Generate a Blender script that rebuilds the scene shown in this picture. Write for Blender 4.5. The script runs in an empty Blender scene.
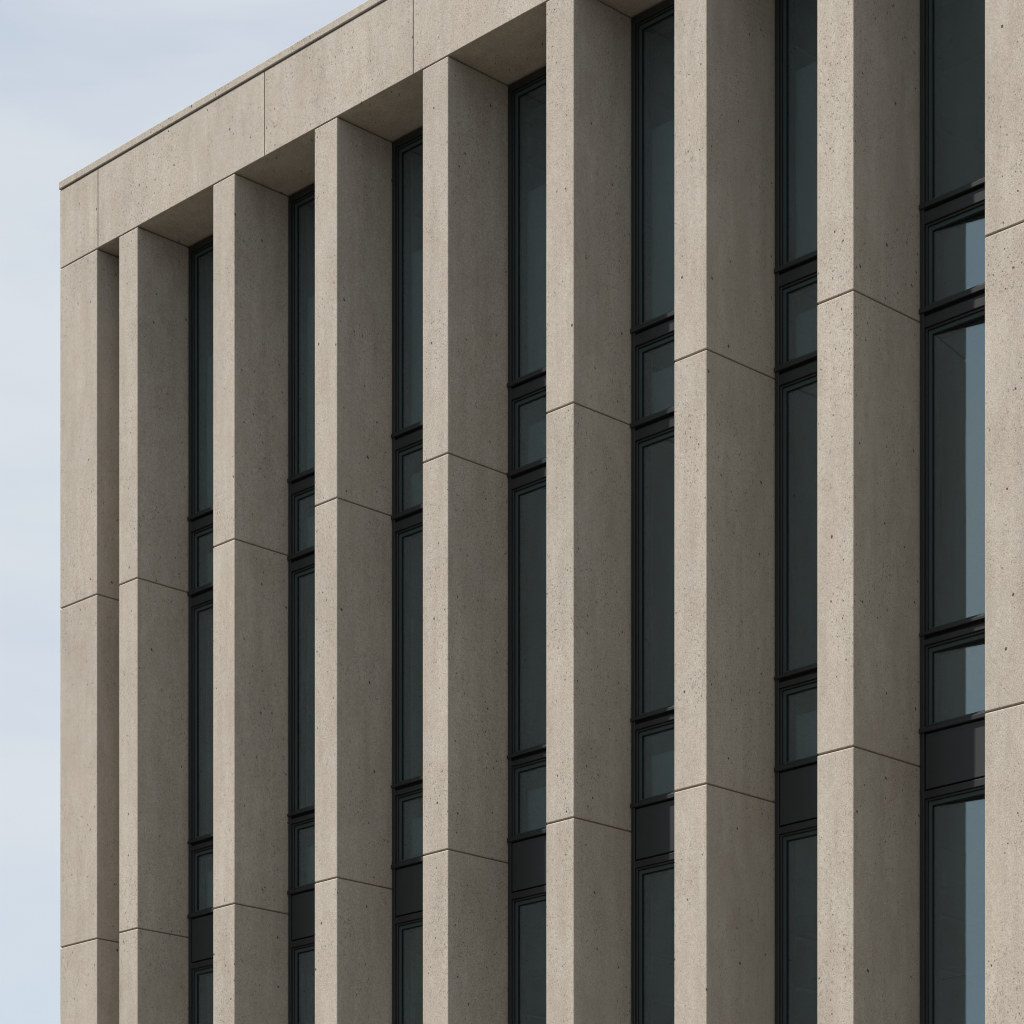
import bpy, bmesh, math, random
from mathutils import Vector
random.seed(7)
S = bpy.context.scene
COL = S.collection
EYE = 1.7                                   # eye height above the pavement; heights below are above the eye

# ------------------------------------------------------------------ node helpers
def new_mat(name):
    m = bpy.data.materials.new(name); m.use_nodes = True
    nt = m.node_tree; nt.nodes.clear()
    out = nt.nodes.new('ShaderNodeOutputMaterial')
    return m, nt, out
def N(nt, t, **kw):
    n = nt.nodes.new(t)
    for k, v in kw.items():
        if k in n.inputs.keys(): n.inputs[k].default_value = v
        else: setattr(n, k, v)
    return n
def math_n(nt, op, a, b=None, c=None, clamp=False):
    n = nt.nodes.new('ShaderNodeMath'); n.operation = op; n.use_clamp = clamp
    for i, v in enumerate((a, b, c)):
        if v is None: continue
        if isinstance(v, (int, float)): n.inputs[i].default_value = v
        else: nt.links.new(v, n.inputs[i])
    return n.outputs[0]
def ramp(nt, val, a, b, va=0.0, vb=1.0):
    n = nt.nodes.new('ShaderNodeMapRange'); n.interpolation_type = 'SMOOTHSTEP'
    nt.links.new(val, n.inputs[0])
    for i, v in enumerate((a, b, va, vb)): n.inputs[i + 1].default_value = v
    return n.outputs[0]
def mapping(nt, vec, scale=(1, 1, 1), loc=(0, 0, 0)):
    n = nt.nodes.new('ShaderNodeMapping'); nt.links.new(vec, n.inputs[0])
    n.inputs['Scale'].default_value = scale; n.inputs['Location'].default_value = loc
    return n.outputs[0]
def noise(nt, vec, scale, detail=2.0, rough=0.5, dist=0.0):
    n = nt.nodes.new('ShaderNodeTexNoise'); nt.links.new(vec, n.inputs['Vector'])
    n.inputs['Scale'].default_value = scale; n.inputs['Detail'].default_value = detail
    n.inputs['Roughness'].default_value = rough; n.inputs['Distortion'].default_value = dist
    return n.outputs['Fac']
def mixc(nt, fac, a, b, blend='MIX'):
    n = nt.nodes.new('ShaderNodeMix'); n.data_type = 'RGBA'; n.blend_type = blend
    for sock, v in ((n.inputs[0], fac), (n.inputs[6], a), (n.inputs[7], b)):
        if isinstance(v, (int, float)): sock.default_value = v
        elif isinstance(v, tuple): sock.default_value = (*v, 1) if len(v) == 3 else v
        else: nt.links.new(v, sock)
    return n.outputs[2]

# ------------------------------------------------------------------ materials
def pores(nt, vec, scale, rad, keep):
    """round or slightly oval voids: 1 inside a void, 0 outside; only some cells hold one"""
    v = nt.nodes.new('ShaderNodeTexVoronoi'); v.feature = 'F1'; v.voronoi_dimensions = '2D'
    v.inputs['Scale'].default_value = scale; v.inputs['Randomness'].default_value = 1.0
    nt.links.new(vec, v.inputs['Vector'])
    sep = nt.nodes.new('ShaderNodeSeparateColor'); nt.links.new(v.outputs['Color'], sep.inputs[0])
    r = math_n(nt, 'MULTIPLY_ADD', sep.outputs[1], rad * .75 * scale, rad * .4 * scale)
    d = math_n(nt, 'SUBTRACT', r, v.outputs['Distance'])
    e = math_n(nt, 'MULTIPLY', d, 1.0 / (rad * scale * .35), clamp=True)
    k = math_n(nt, 'LESS_THAN', sep.outputs[0], keep)
    return math_n(nt, 'MULTIPLY', e, k)

def concrete(name, base):
    m, nt, out = new_mat(name); L = nt.links
    geo = N(nt, 'ShaderNodeNewGeometry'); P = mapping(nt, geo.outputs['Position'], (1, 1, 1), (3.1737, 5.2346, 1.7129))      # keeps the faces off the noise lattice
    warp = N(nt, 'ShaderNodeTexNoise', Scale=14.0, Detail=1.0); L.new(P, warp.inputs['Vector'])
    wv = N(nt, 'ShaderNodeVectorMath', operation='SCALE'); L.new(warp.outputs['Color'], wv.inputs[0]); wv.inputs['Scale'].default_value = .03
    PW = N(nt, 'ShaderNodeVectorMath', operation='ADD'); L.new(P, PW.inputs[0]); L.new(wv.outputs[0], PW.inputs[1]); PW = PW.outputs[0]
    big = noise(nt, mapping(nt, P, (1, 1, .55)), 1.1, 3, .55)
    mid = noise(nt, mapping(nt, P, (1, 1, .5), (3, 7, 1)), 6.0, 4, .62, .4)
    streak = noise(nt, mapping(nt, P, (1, 1, .07), (9, 2, 5)), 9.0, 3, .6)
    grain = noise(nt, P, 110.0, 2, .8)
    grit = noise(nt, mapping(nt, P, (1, 1, .8), (2, 5, 8)), 34.0, 2, .6)
    speck = noise(nt, mapping(nt, PW, (1, 1, .6)), 78.0, 2, .55)          # small shallow dark flecks
    zone = noise(nt, mapping(nt, P, (1, 1, .6), (5, 1, 2)), 2.3, 2, .5)   # where flecks gather
    tone = math_n(nt, 'MULTIPLY_ADD', big, .30, .85)
    tone = math_n(nt, 'MULTIPLY', tone, math_n(nt, 'MULTIPLY_ADD', mid, .30, .85))
    tone = math_n(nt, 'MULTIPLY', tone, math_n(nt, 'MULTIPLY_ADD', streak, .30, .85))
    tone = math_n(nt, 'MULTIPLY', tone, math_n(nt, 'MULTIPLY_ADD', grain, 1.45, .275))
    tone = math_n(nt, 'MULTIPLY', tone, math_n(nt, 'MULTIPLY_ADD', grit, .30, .85))
    col = mixc(nt, ramp(nt, mid, .35, .68), tuple(c * f for c, f in zip(base, (1.0, .985, .965))), tuple(c * f for c, f in zip(base, (1.0, 1.004, 1.012))))
    at = N(nt, 'ShaderNodeAttribute', attribute_name='tone')                 # each cast panel a slightly different shade
    tone = math_n(nt, 'MULTIPLY', tone, math_n(nt, 'MULTIPLY_ADD', at.outputs['Fac'], .028, 1.0))
    vm = N(nt, 'ShaderNodeVectorMath', operation='SCALE'); L.new(col, vm.inputs[0]); L.new(tone, vm.inputs['Scale'])
    col = vm.outputs[0]
    thr = ramp(nt, zone, .32, .7, .665, .59)
    fleck = math_n(nt, 'MULTIPLY', math_n(nt, 'SUBTRACT', speck, thr), 14.0, clamp=True)
    col = mixc(nt, math_n(nt, 'MULTIPLY', fleck, .68), col, tuple(c * .42 for c in base))
    sx = N(nt, 'ShaderNodeSeparateXYZ'); L.new(P, sx.inputs[0])           # unrolled over the faces, so that every void is a full round one
    un = N(nt, 'ShaderNodeCombineXYZ'); L.new(math_n(nt, 'ADD', sx.outputs[0], sx.outputs[1]), un.inputs[0])
    L.new(math_n(nt, 'MULTIPLY_ADD', sx.outputs[1], .45, sx.outputs[2]), un.inputs[1])
    w2 = N(nt, 'ShaderNodeTexNoise', Scale=55.0, Detail=1.0); L.new(P, w2.inputs['Vector'])
    w3 = N(nt, 'ShaderNodeVectorMath', operation='SCALE'); L.new(w2.outputs['Color'], w3.inputs[0]); w3.inputs['Scale'].default_value = .010
    w4 = N(nt, 'ShaderNodeVectorMath', operation='ADD'); L.new(un.outputs[0], w4.inputs[0]); L.new(w3.outputs[0], w4.inputs[1])
    PS = mapping(nt, w4.outputs[0], (1, .78, 0))
    p1 = math_n(nt, 'MULTIPLY', pores(nt, PS, 8.0, .0078, .36), ramp(nt, zone, .42, .56, .15, 1))
    p2 = math_n(nt, 'MULTIPLY', pores(nt, mapping(nt, PS, (1, 1, 1), (11, 4, 6)), 17.0, .0052, .40), ramp(nt, zone, .40, .6, .3, .9))
    p3 = pores(nt, mapping(nt, PS, (1, 1, 1), (4, 14, 2)), 3.1, .0105, .5)
    pm = math_n(nt, 'MAXIMUM', math_n(nt, 'MAXIMUM', p1, p2), p3)
    col = mixc(nt, math_n(nt, 'MULTIPLY', pm, .9), col, (.045, .036, .028))
    bs = N(nt, 'ShaderNodeBsdfPrincipled'); bs.inputs['Roughness'].default_value = .88
    bs.inputs['Specular IOR Level'].default_value = .25
    L.new(col, bs.inputs['Base Color'])
    hgt = math_n(nt, 'SUBTRACT', math_n(nt, 'MULTIPLY_ADD', grain, .28, math_n(nt, 'MULTIPLY', mid, .5)), math_n(nt, 'MULTIPLY_ADD', pm, 1.6, math_n(nt, 'MULTIPLY', fleck, .4)))
    bp = N(nt, 'ShaderNodeBump', Strength=.35, Distance=.004); L.new(hgt, bp.inputs['Height'])
    L.new(bp.outputs[0], bs.inputs['Normal']); L.new(bs.outputs[0], out.inputs[0])
    return m

def paint(name, col, rough, spec=.4, grain=.06, metal=0.0):
    m, nt, out = new_mat(name); L = nt.links
    P = N(nt, 'ShaderNodeNewGeometry').outputs['Position']
    n = noise(nt, P, 140.0, 2, .6); d = noise(nt, mapping(nt, P, (1, 1, .12)), 7.0, 3, .6)
    t = math_n(nt, 'MULTIPLY', math_n(nt, 'MULTIPLY_ADD', n, grain * 2, 1 - grain), math_n(nt, 'MULTIPLY_ADD', d, .3, .85))
    vm = N(nt, 'ShaderNodeVectorMath', operation='SCALE'); vm.inputs[0].default_value = col; L.new(t, vm.inputs['Scale'])
    bs = N(nt, 'ShaderNodeBsdfPrincipled'); bs.inputs['Roughness'].default_value = rough
    bs.inputs['Specular IOR Level'].default_value = spec; bs.inputs['Metallic'].default_value = metal
    L.new(vm.outputs[0], bs.inputs['Base Color']); L.new(math_n(nt, 'MULTIPLY_ADD', d, .2, rough - .1), bs.inputs['Roughness'])
    L.new(bs.outputs[0], out.inputs[0])
    return m

def glass(name):
    m, nt, out = new_mat(name); L = nt.links
    P = N(nt, 'ShaderNodeNewGeometry').outputs['Position']
    d = noise(nt, mapping(nt, P, (1, 1, .35)), 2.2, 3, .55)
    tr = N(nt, 'ShaderNodeBsdfTransparent'); tr.inputs[0].default_value = (.69, .76, .77, 1)
    df = N(nt, 'ShaderNodeBsdfDiffuse'); df.inputs[0].default_value = (.42, .60, .68, 1)   # tint coating and dust
    mx = N(nt, 'ShaderNodeMixShader'); L.new(math_n(nt, 'MULTIPLY_ADD', d, .06, FILM), mx.inputs[0])
    L.new(tr.outputs[0], mx.inputs[1]); L.new(df.outputs[0], mx.inputs[2])
    gl = N(nt, 'ShaderNodeBsdfGlossy'); gl.inputs['Roughness'].default_value = .015; gl.inputs[0].default_value = (.70, .83, .85, 1)
    fr = N(nt, 'ShaderNodeFresnel'); gb = N(nt, 'ShaderNodeNewGeometry'); L.new(math_n(nt, 'MULTIPLY_ADD', gb.outputs['Backfacing'], 1 / 1.5 - 1.5, 1.5), fr.inputs['IOR'])   # same reflectance on both faces of the pane
    bp = N(nt, 'ShaderNodeBump', Strength=.05, Distance=.02); L.new(noise(nt, P, 1.3, 1, .4), bp.inputs['Height'])
    L.new(bp.outputs[0], gl.inputs['Normal'])
    m2 = N(nt, 'ShaderNodeMixShader'); L.new(math_n(nt, 'MULTIPLY_ADD', fr.outputs[0], 1.4, .12, True), m2.inputs[0]); L.new(mx.outputs[0], m2.inputs[1]); L.new(gl.outputs[0], m2.inputs[2])
    L.new(m2.outputs[0], out.inputs[0])
    return m
FILM = .024
CONC = concrete('precast_concrete', (.386, .348, .292))
SEAL = paint('joint_sealant', (.20, .155, .10), .8, .2)
GASK = paint('black_gasket', (.006, .006, .006), .6, .2)
FRAME = paint('dark_bronze_frame_paint', (.054, .058, .058), .6, .3, .06, .85)
SPAN = paint('spandrel_sheet_paint', (.060, .067, .067), .62, .3, .1, .8)
GLASS = glass('tinted_glass')
INNER = paint('glazing_bead_paint', (.040, .066, .060), .6, .2)
REFL = paint('reflection_panel_tone', (.36, .385, .41), .95, .05, .03)  # for added panels that imitate a paler reflection in the glass
PLAST = paint('interior_plaster', (.30, .31, .30), .9, .1)
CEIL = paint('ceiling_tile', (.42, .43, .42), .9, .1)
BEAM = paint('dark_ceiling_beam', (.16, .17, .17), .7, .2)
CARPET = paint('carpet', (.10, .10, .11), .95, .05)
ROOF = paint('roof_membrane', (.22, .22, .21), .9, .1)

# ------------------------------------------------------------------ mesh helpers
class MB:
    def __init__(s): s.bm = bmesh.new(); s.mats = []; s.tone = s.bm.faces.layers.float.new('tone')
    def box(s, x0, x1, y0, y1, z0, z1, mat, bevel=0.0, seg=2):
        if mat not in s.mats: s.mats.append(mat)
        mi = s.mats.index(mat)
        b = bmesh.new()
        vs = [b.verts.new((x, y, z)) for x in (x0, x1) for y in (y0, y1) for z in (z0 + EYE, z1 + EYE)]
        for f in ((0, 1, 3, 2), (4, 6, 7, 5), (0, 4, 5, 1), (2, 3, 7, 6), (0, 2, 6, 4), (1, 5, 7, 3)):
            b.faces.new([vs[i] for i in f])
        if bevel: bmesh.ops.bevel(b, geom=b.edges[:], offset=bevel, segments=seg, profile=.5, affect='EDGES', clamp_overlap=True)
        bmesh.ops.recalc_face_normals(b, faces=b.faces[:])
        s.add(b, mi)
    def prism(s, pts, x0, x1, mat):
        """profile of (y, z) points swept along x"""
        if mat not in s.mats: s.mats.append(mat)
        mi = s.mats.index(mat); b = bmesh.new()
        A = [b.verts.new((x0, y, z + EYE)) for y, z in pts]; B = [b.verts.new((x1, y, z + EYE)) for y, z in pts]
        n = len(pts)
        for i in range(n): b.faces.new((A[i], A[(i + 1) % n], B[(i + 1) % n], B[i]))
        b.faces.new(A); b.faces.new(B[::-1])
        bmesh.ops.recalc_face_normals(b, faces=b.faces[:]); s.add(b, mi)
    def slab(s, pts, z0, z1, mat):
        """outline of (x, y) points raised from z0 to z1"""
        if mat not in s.mats: s.mats.append(mat)
        b = bmesh.new(); A = [b.verts.new((x, y, z0 + EYE)) for x, y in pts]; B = [b.verts.new((x, y, z1 + EYE)) for x, y in pts]
        n = len(pts)
        for i in range(n): b.faces.new((A[i], A[(i + 1) % n], B[(i + 1) % n], B[i]))
        b.faces.new(A[::-1]); b.faces.new(B); bmesh.ops.recalc_face_normals(b, faces=b.faces[:]); s.add(b, s.mats.index(mat))
    def add(s, b, mi):
        mp = {v: s.bm.verts.new(v.co) for v in b.verts}; tn = random.uniform(-1, 1)
        for f in b.faces:
            g = s.bm.faces.new([mp[v] for v in f.verts]); g.material_index = mi; g[s.tone] = tn
        b.free()
    def build(s, name, parent=None, loc=(0, 0, 0)):
        me = bpy.data.meshes.new(name); s.bm.to_mesh(me); s.bm.free()
        for m in s.mats: me.materials.append(m)
        o = bpy.data.objects.new(name, me); COL.objects.link(o); o.location = loc
        if parent: o.parent = parent
        return o

bld = bpy.data.objects.new('office_building', None); COL.objects.link(bld)
bld['label'] = 'beige precast concrete office building with deep vertical piers and dark narrow windows'
bld['category'] = 'building'

# ------------------------------------------------------------------ measured facade (metres along it, left corner = 0)
PIER = [(0, .646, .660), (1.020, 1.330, .632), (2.544, 2.876, .662), (4.063, 4.384, .672), (5.552, 5.886, .730),
        (7.112, 7.443, .698), (8.590, 8.944, .836), (10.093, 10.454, .818), (11.684, 12.055, .82), (13.23, 13.60, .82), (14.78, 15.40, .82)]
TOP, PAR0, PAR1 = 13.038, 13.858, 13.940    # underside of the fascia, coping underside, coping top
GROUND = -EYE
JOINTS = [9.524, 6.020, 2.52, -.98]
XR, YB = PIER[-1][1], 14.0                  # right end and back of the building
BACK = .98                                  # piers and fascia run back to here, behind the window frames
G = .0055                                    # half a joint

def stacked(mb, x0, x1, y0, y1, tops, bevel=.008, core=.011):
    for a, b in zip(tops[1:], tops[:-1]):
        mb.box(x0, x1, y0, y1, a + G, b - G, CONC, bevel)
    mb.box(x0 + core, x1 - core, y0 + core, y1 - core, tops[-1] + .02, tops[0] - .02, SEAL)
levels = [TOP] + JOINTS + [GROUND + .45]
for i, (a, b, w) in enumerate(PIER):
    mb = MB()
    stacked(mb, a, b, 0, BACK, levels)
    mb.build('pier', bld)
# plinth course under piers and windows
mb = MB(); mb.box(-.02, XR + .02, -.02, YB + .02, GROUND - .3, GROUND + .45 - G, CONC, .008); mb.build('plinth', bld)

# ------------------------------------------------------------------ fascia panels and coping
fj = [0, .661, 3.329, 5.428, 8.12, 10.80, 13.45, XR]
for a, b in zip(fj[:-1], fj[1:]):
    mb = MB(); g0 = 0 if a == 0 else .005; g1 = 0 if b == XR else .005
    mb.box(a + g0, b - g1, 0, BACK + .02, TOP + G, PAR0 - .013, CONC, .004)
    if b != XR: mb.box(b - .007, b + .007, .028, BACK, TOP + G + .001, PAR0 - .06, CONC)
    mb.build('fascia_panel', bld)
mb = MB(); mb.box(.02, XR - .02, .02, BACK, TOP + .03, PAR0 + .005, GASK); mb.build('fascia_backing', bld)
def coping(x0, x1, y0, y1, name='coping'):
    mb = MB(); mb.box(x0, x1, y0, y1, PAR0, PAR1, CONC, .009, 3); return mb.build(name, bld)
for a, b in ((-.012, 6.2), (6.208, XR + .012)): coping(a, b, -.010, .46)
coping(-.012, .46, .468, YB - .47); coping(XR - .46, XR + .012, .468, YB - .47); coping(-.012, XR + .012, YB - .462, YB + .012)

# ------------------------------------------------------------------ left, right and rear walls
def wall(name, x0, x1, y0, y1, along):
    mb = MB(); e0, e1 = (x0, x1) if along == 'x' else (y0, y1)
    n = max(1, round((e1 - e0) / 2.66)); st = (e1 - e0) / n
    lv = [PAR0 - .012] + [TOP] + JOINTS + [GROUND + .45]
    for k in range(n):
        p, q = e0 + k * st, e0 + (k + 1) * st - .012
        for c, d in zip(lv[1:], lv[:-1]):
            if along == 'x': mb.box(p, q, y0, y1, c + G, d - G, CONC, .005)
            else: mb.box(x0, x1, p, q, c + G, d - G, CONC, .005)
    if along == 'x': mb.box(x0 + .01, x1 - .025, y0 + .02, y1 - .02, GROUND + .45, PAR0 - .03, SEAL)
    else: mb.box(x0 + .02, x1 - .02, y0 + .01, y1 - .025, GROUND + .45, PAR0 - .03, SEAL)
    mb.build(name, bld)
wall('side_wall', 0, .22, BACK + .034, YB - .01, 'y')
wall('side_wall', XR - .22, XR, BACK + .034, YB - .01, 'y')
wall('rear_wall', .24, XR - .24, YB - .22, YB, 'x')
mb = MB(); mb.box(.24, XR - .24, BACK + .04, YB - .24, 13.35, 13.5, ROOF); mb.build('roof', bld)

# ------------------------------------------------------------------ interior seen dimly through the glass
IY0, IY1 = 1.12, 7.2
for zf, zc in ((6.14, 12.93), (2.64, 5.86), (-.86, 2.36)):
    mb = MB(); mb.box(.24, XR - .24, IY0 - .1, YB - .24, zf - .24, zf, CARPET); mb.build('floor_slab', bld)
    mb = MB(); mb.box(.24, XR - .24, IY0, IY1, zc, zc + .05, CEIL); mb.build('ceiling', bld)
    mb = MB(); mb.box(.26, XR - .26, IY1 + .01, IY1 + .13, zf + .01, zc - .01, PLAST); mb.build('back_wall', bld)
    for k, (a, b, w) in enumerate(PIER[1:-1]):
        mb = MB(); xm = (a + b) / 2
        mb.box(xm - .09, xm + .09, IY0 + .05, IY1 - .02, zc - .34, zc - .004, BEAM, .01); mb.build('ceiling_beam', bld)
    mb = MB(); mb.box(.26, XR - .26, 2.3, 2.55, zc - .42, zc - .006, BEAM, .01); mb.build('ceiling_beam', bld)
for x in (3.1, 7.9, 12.3):
    mb = MB(); mb.box(x, x + .12, 2.7, IY1 - .01, 6.15, 12.5, PLAST); mb.build('partition_wall', bld)

# ------------------------------------------------------------------ windows
def window(x0, x1, w, dz, idx):
    """one tall glazed strip: frame (outer jambs, head, transoms) with sills, sashes, panes and spandrel panels under it"""
    yb = w + .150
    j0, j1 = x0 + .008, x1 - .008
    # (sill top, sill bottom, face top, face bottom)
    T = [(10.474, 10.427, 10.402, 10.306), (9.655, 9.607, 9.578, 9.490), (7.101, 7.066, 7.036, 6.990)]
    SP = [(6.349, 6.303, 5.854, 5.784)]
    fr = MB()
    bot = GROUND + .45
    top = TOP - .012
    for a, b in ((j0, j0 + .040), (j1 - .040, j1)):
        fr.box(a, b, w, yb, bot, top, FRAME, .003, 1)
    fr.box(j0 + .040, j1 - .040, w + .001, yb, top - .062, top, FRAME, .003, 1)
    fr.box(x0 - .02, x0 + .007, w + .03, yb, bot, top, GASK); fr.box(x1 - .007, x1 + .02, w + .03, yb, bot, top, GASK)
    lights = []; panels = []; sills = []
    zt = top - .062
    def transom(sT, sB, fT, fB, sill=True):
        fr.box(j0 + .040, j1 - .040, w + .0015, yb, fB, fT, FRAME, .003, 1)
        fr.box(j0 + .040, j1 - .040, w + .024, yb, fT, sB + .004, GASK)
    for n, t in enumerate(T):
        t = [v + dz[n] for v in t]; transom(*t); sills.append(t)
        lights.append((t[0], zt)); zt = t[3]
    off = 0.0
    for k in range(3):
        s0, s1, b0, f0 = [v + dz[3] - 3.5 * k for v in SP[0]]
        if k:
            t = [v + dz[2] - 3.5 * k for v in T[2]]; transom(*t); sills.append(t); lights.append((t[0], zt)); zt = t[3]
        if s0 < bot + .1: break
        sills.append((s0, s1, s1 - .012, b0)); lights.append((s0, zt))
        fr.box(j0 + .040, j1 - .040, w + .030, yb, b0 - .010, s1, GASK)
        fr.box(j0 + .040, j1 - .040, w + .0015, yb, max(f0, bot), b0 - .012, FRAME, .003, 1)
        if b0 > bot: panels.append((b0, s1 - .010)); zt = f0
    if zt > bot + .2: lights.append((bot, zt))
    f = fr.build('window', bld)
    for sT, sB, _, _ in sills:
        mb = MB(); p = w - .016
        mb.prism([(w + .07, sT), (p + .012, sT - .004), (p, sT - .012), (p, sB + .004), (p + .006, sB), (w + .07, sB)], j0 + .004, j1 - .040, FRAME)
        mb.build('sill', f)
    for z0, z1 in panels:
        mb = MB(); mb.box(j0 + .050, j1 - .050, w + .006, w + .030, z0 + .002, z1 - .003, SPAN, .004, 2); mb.build('spandrel_panel', f)
    for z0, z1 in lights:
        ys, yg = w + .016, w + .046
        a, b = j0 + .040, j1 - .040; q = .020
        mb = MB()
        mb.box(a, a + q, ys, yb - .004, z0 + .001, z1, FRAME, .003, 1); mb.box(b - q, b, ys, yb - .004, z0 + .001, z1, FRAME, .003, 1)
        mb.box(a + q, b - q, ys + .001, yb - .005, z1 - q, z1 - .001, FRAME, .003, 1); mb.box(a + q, b - q, ys + .001, yb - .005, z0 + .001, z0 + .012, FRAME, .003, 1)
        mb.build('sash', f)
        gk = .044; bw = .034; c0, c1, e0, e1 = a + q, b - q, z0 + .012, z1 - q      # glazing bead, then a black gasket against the pane
        mb = MB()
        mb.box(c0, c0 + bw, ys + .018, yb - .006, e0, e1, INNER, .002, 1); mb.box(c1 - bw, c1, ys + .018, yb - .006, e0, e1, INNER, .002, 1)
        mb.box(c0 + bw, c1 - bw, ys + .019, yb - .006, e1 - bw, e1 - .001, INNER, .002, 1); mb.box(c0 + bw, c1 - bw, ys + .019, yb - .006, e0 + .001, e0 + .014, INNER)
        for (c, d, e, g_) in ((c0 + bw, c0 + gk, e0 + .014, e1 - bw), (c1 - gk, c1 - bw, e0 + .014, e1 - bw), (c0 + gk, c1 - gk, e1 - gk, e1 - bw)):
            mb.box(c, d, yg - .008, yb - .007, e, g_, GASK)
        mb.build('glazing_bead', f)
        mb = MB(); lean = math.tan(math.radians(PANE_TURN.get(idx, 0.0))) if z1 < TOP - .5 else 0.0    # pane turned out of line on purpose to mirror a strip of sky
        xa, xb = c0 + gk, c1 - gk; ya, yc = yg, yg + lean * (xb - xa)
        mb.slab([(xa, ya), (xb, yc), (xb, yc + .010), (xa, ya + .010)], e0 + .014, e1 - gk, GLASS); mb.build('glass_pane', f)
        tops = SCREEN.get(idx, 12.06) + .035 if z1 > TOP - .5 else z1 - .20
        if (z1 > TOP - .5 or z1 - z0 < .9) and idx != 7:     # added pale panel standing in for the lighter reflection in top and small panes
            mb = MB(); mb.box(c0 + .01, c1 - .01, yb + .02, yb + .03, z0 + .02, tops, REFL, .002, 1); mb.build('reflection_panel', f)
    return f
SCREEN = {1: 11.9, 2: 12.02, 3: 11.97, 7: 10.9}  # top edge of the added reflection panels, by bay
PANE_TURN = {7: 6.3, 8: 3.0}  # pane turn in degrees by bay, set to mirror the sky
DZ = {0: (-.17, -.12, -.10, -.085), 1: (-.18, -.125, -.10, -.095), 2: (-.20, -.14, -.10, -.10), 3: (-.18, -.13, -.105, -.10),
      4: (-.125, -.115, -.11, -.105), 5: (-.12, -.118, -.105, -.088), 6: (-.04,) * 4, 7: (-.03,) * 4}
for i in range(len(PIER) - 1):
    window(PIER[i][1], PIER[i + 1][0], PIER[i + 1][2] if i == 0 else PIER[i][2], DZ.get(i, (0.0,) * 4), i)

# ------------------------------------------------------------------ ground
m, nt, out = new_mat('paving')
P = N(nt, 'ShaderNodeNewGeometry').outputs['Position']
br = N(nt, 'ShaderNodeTexBrick'); nt.links.new(P, br.inputs['Vector'])
br.inputs['Scale'].default_value = 1.0; br.inputs['Brick Width'].default_value = .9; br.inputs['Row Height'].default_value = .45
br.inputs['Mortar Size'].default_value = .006
br.inputs['Color1'].default_value = (.095, .08, .058, 1); br.inputs['Color2'].default_value = (.11, .094, .070, 1); br.inputs['Mortar'].default_value = (.05, .05, .045, 1)
c = mixc(nt, noise(nt, P, .8, 4, .6), br.outputs['Color'], (.07, .062, .048))
bs = N(nt, 'ShaderNodeBsdfPrincipled', Roughness=.9); nt.links.new(c, bs.inputs['Base Color']); nt.links.new(bs.outputs[0], out.inputs[0])
PAVE = m
m, nt, out = new_mat('asphalt')
P = N(nt, 'ShaderNodeNewGeometry').outputs['Position']
c = mixc(nt, noise(nt, P, 40, 3, .7), (.04, .04, .042), (.075, .074, .072))
bs = N(nt, 'ShaderNodeBsdfPrincipled', Roughness=.92); nt.links.new(c, bs.inputs['Base Color']); nt.links.new(bs.outputs[0], out.inputs[0])
ASPH = m
def sheet(name, x0, x1, y0, y1, z, mat):
    me = bpy.data.meshes.new(name); me.from_pydata([(x0, y0, z), (x1, y0, z), (x1, y1, z), (x0, y1, z)], [], [(0, 1, 2, 3)]); me.materials.append(mat)
    o = bpy.data.objects.new(name, me); COL.objects.link(o); o['kind'] = 'structure'; return o
sheet('ground', -600, 600, -600, 600, -.13, ASPH)
mb = MB(); mb.box(-14, 40, -22, 22, -.40 - EYE, 0 - EYE, PAVE, .02); o = mb.build('pavement'); o['kind'] = 'structure'

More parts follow.
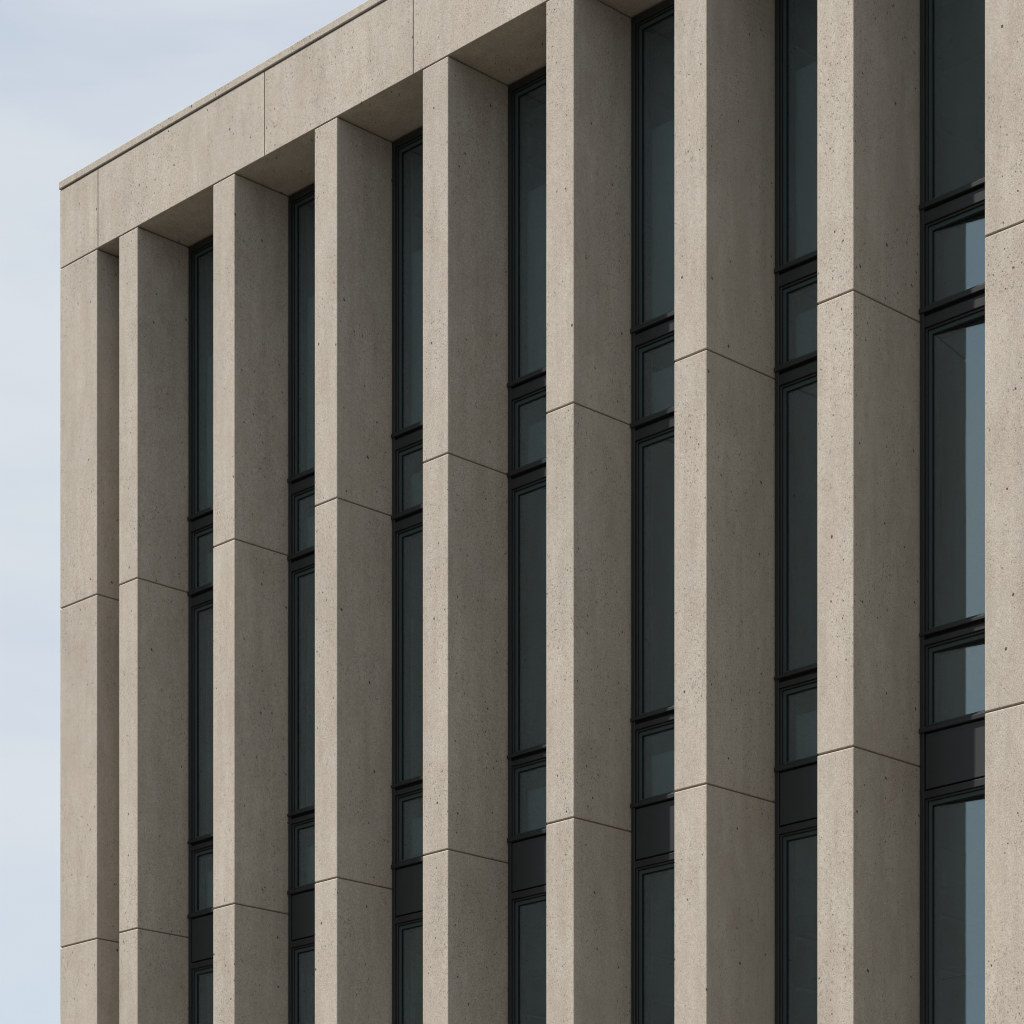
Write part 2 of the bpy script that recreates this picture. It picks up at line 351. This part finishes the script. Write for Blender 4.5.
# ------------------------------------------------------------------ light
K = .655                                    # sideways run of a shadow per metre of recess
PROF = 3.05                                 # drop of a shadow per metre of recess
tosun = Vector((-K, -1, PROF)).normalized()
el = math.asin(tosun.z); az = math.atan2(tosun.x, tosun.y)
sun = bpy.data.lights.new('sun', 'SUN'); sun.energy = 5.0; sun.angle = math.radians(.55); sun.color = (1.0, .94, .89)
so = bpy.data.objects.new('sun', sun); COL.objects.link(so); so.rotation_euler = tosun.to_track_quat('Z', 'Y').to_euler(); so.location = (0, -10, 40)

W = bpy.data.worlds.new('World'); S.world = W; W.use_nodes = True
nt = W.node_tree; nt.nodes.clear()
out = nt.nodes.new('ShaderNodeOutputWorld'); bg = nt.nodes.new('ShaderNodeBackground'); bg.inputs[1].default_value = .10
sky = nt.nodes.new('ShaderNodeTexSky'); sky.sky_type = 'NISHITA'; sky.sun_disc = False
sky.sun_elevation = el; sky.sun_rotation = az; sky.air_density = 1.0; sky.dust_density = 1.2; sky.ozone_density = 1.0
tc = nt.nodes.new('ShaderNodeTexCoord').outputs['Generated']
c1 = noise(nt, mapping(nt, tc, (1, 1, 4.2)), 2.6, 6, .52, .35)
c2 = noise(nt, mapping(nt, tc, (1, 1, 3.0), (4, 2, 7)), 7.0, 4, .5, .2)
cf = math_n(nt, 'MULTIPLY_ADD', c2, .3, math_n(nt, 'MULTIPLY', c1, .75))
cm = ramp(nt, cf, .36, .66, .62, .97)       # thin veil of high cloud over the whole sky
col = mixc(nt, cm, sky.outputs[0], (4.52, 4.82, 5.10))
nt.links.new(col, bg.inputs[0]); nt.links.new(bg.outputs[0], out.inputs[0])

# ------------------------------------------------------------------ camera (level, lens shifted up like a view camera)
cd = bpy.data.cameras.new('camera'); cam = bpy.data.objects.new('camera', cd); COL.objects.link(cam)
cd.sensor_width = 36; cd.lens = 98.93; cd.shift_y = .9941; cd.clip_start = .1; cd.clip_end = 3000
cam.location = (24.101, -16.959, EYE)
fwd = Vector((-.71622, .69788, 0))
cam.rotation_euler = fwd.to_track_quat('-Z', 'Y').to_euler()
S.camera = cam
S.view_settings.view_transform = 'Standard'; S.view_settings.look = 'None'; S.view_settings.gamma = 1
S.view_settings.exposure = .65; S.view_settings.use_curve_mapping = False
S.cycles.filter_width = 1.05; S.cycles.max_bounces = 10; S.cycles.transparent_max_bounces = 16; S.cycles.use_denoising = True
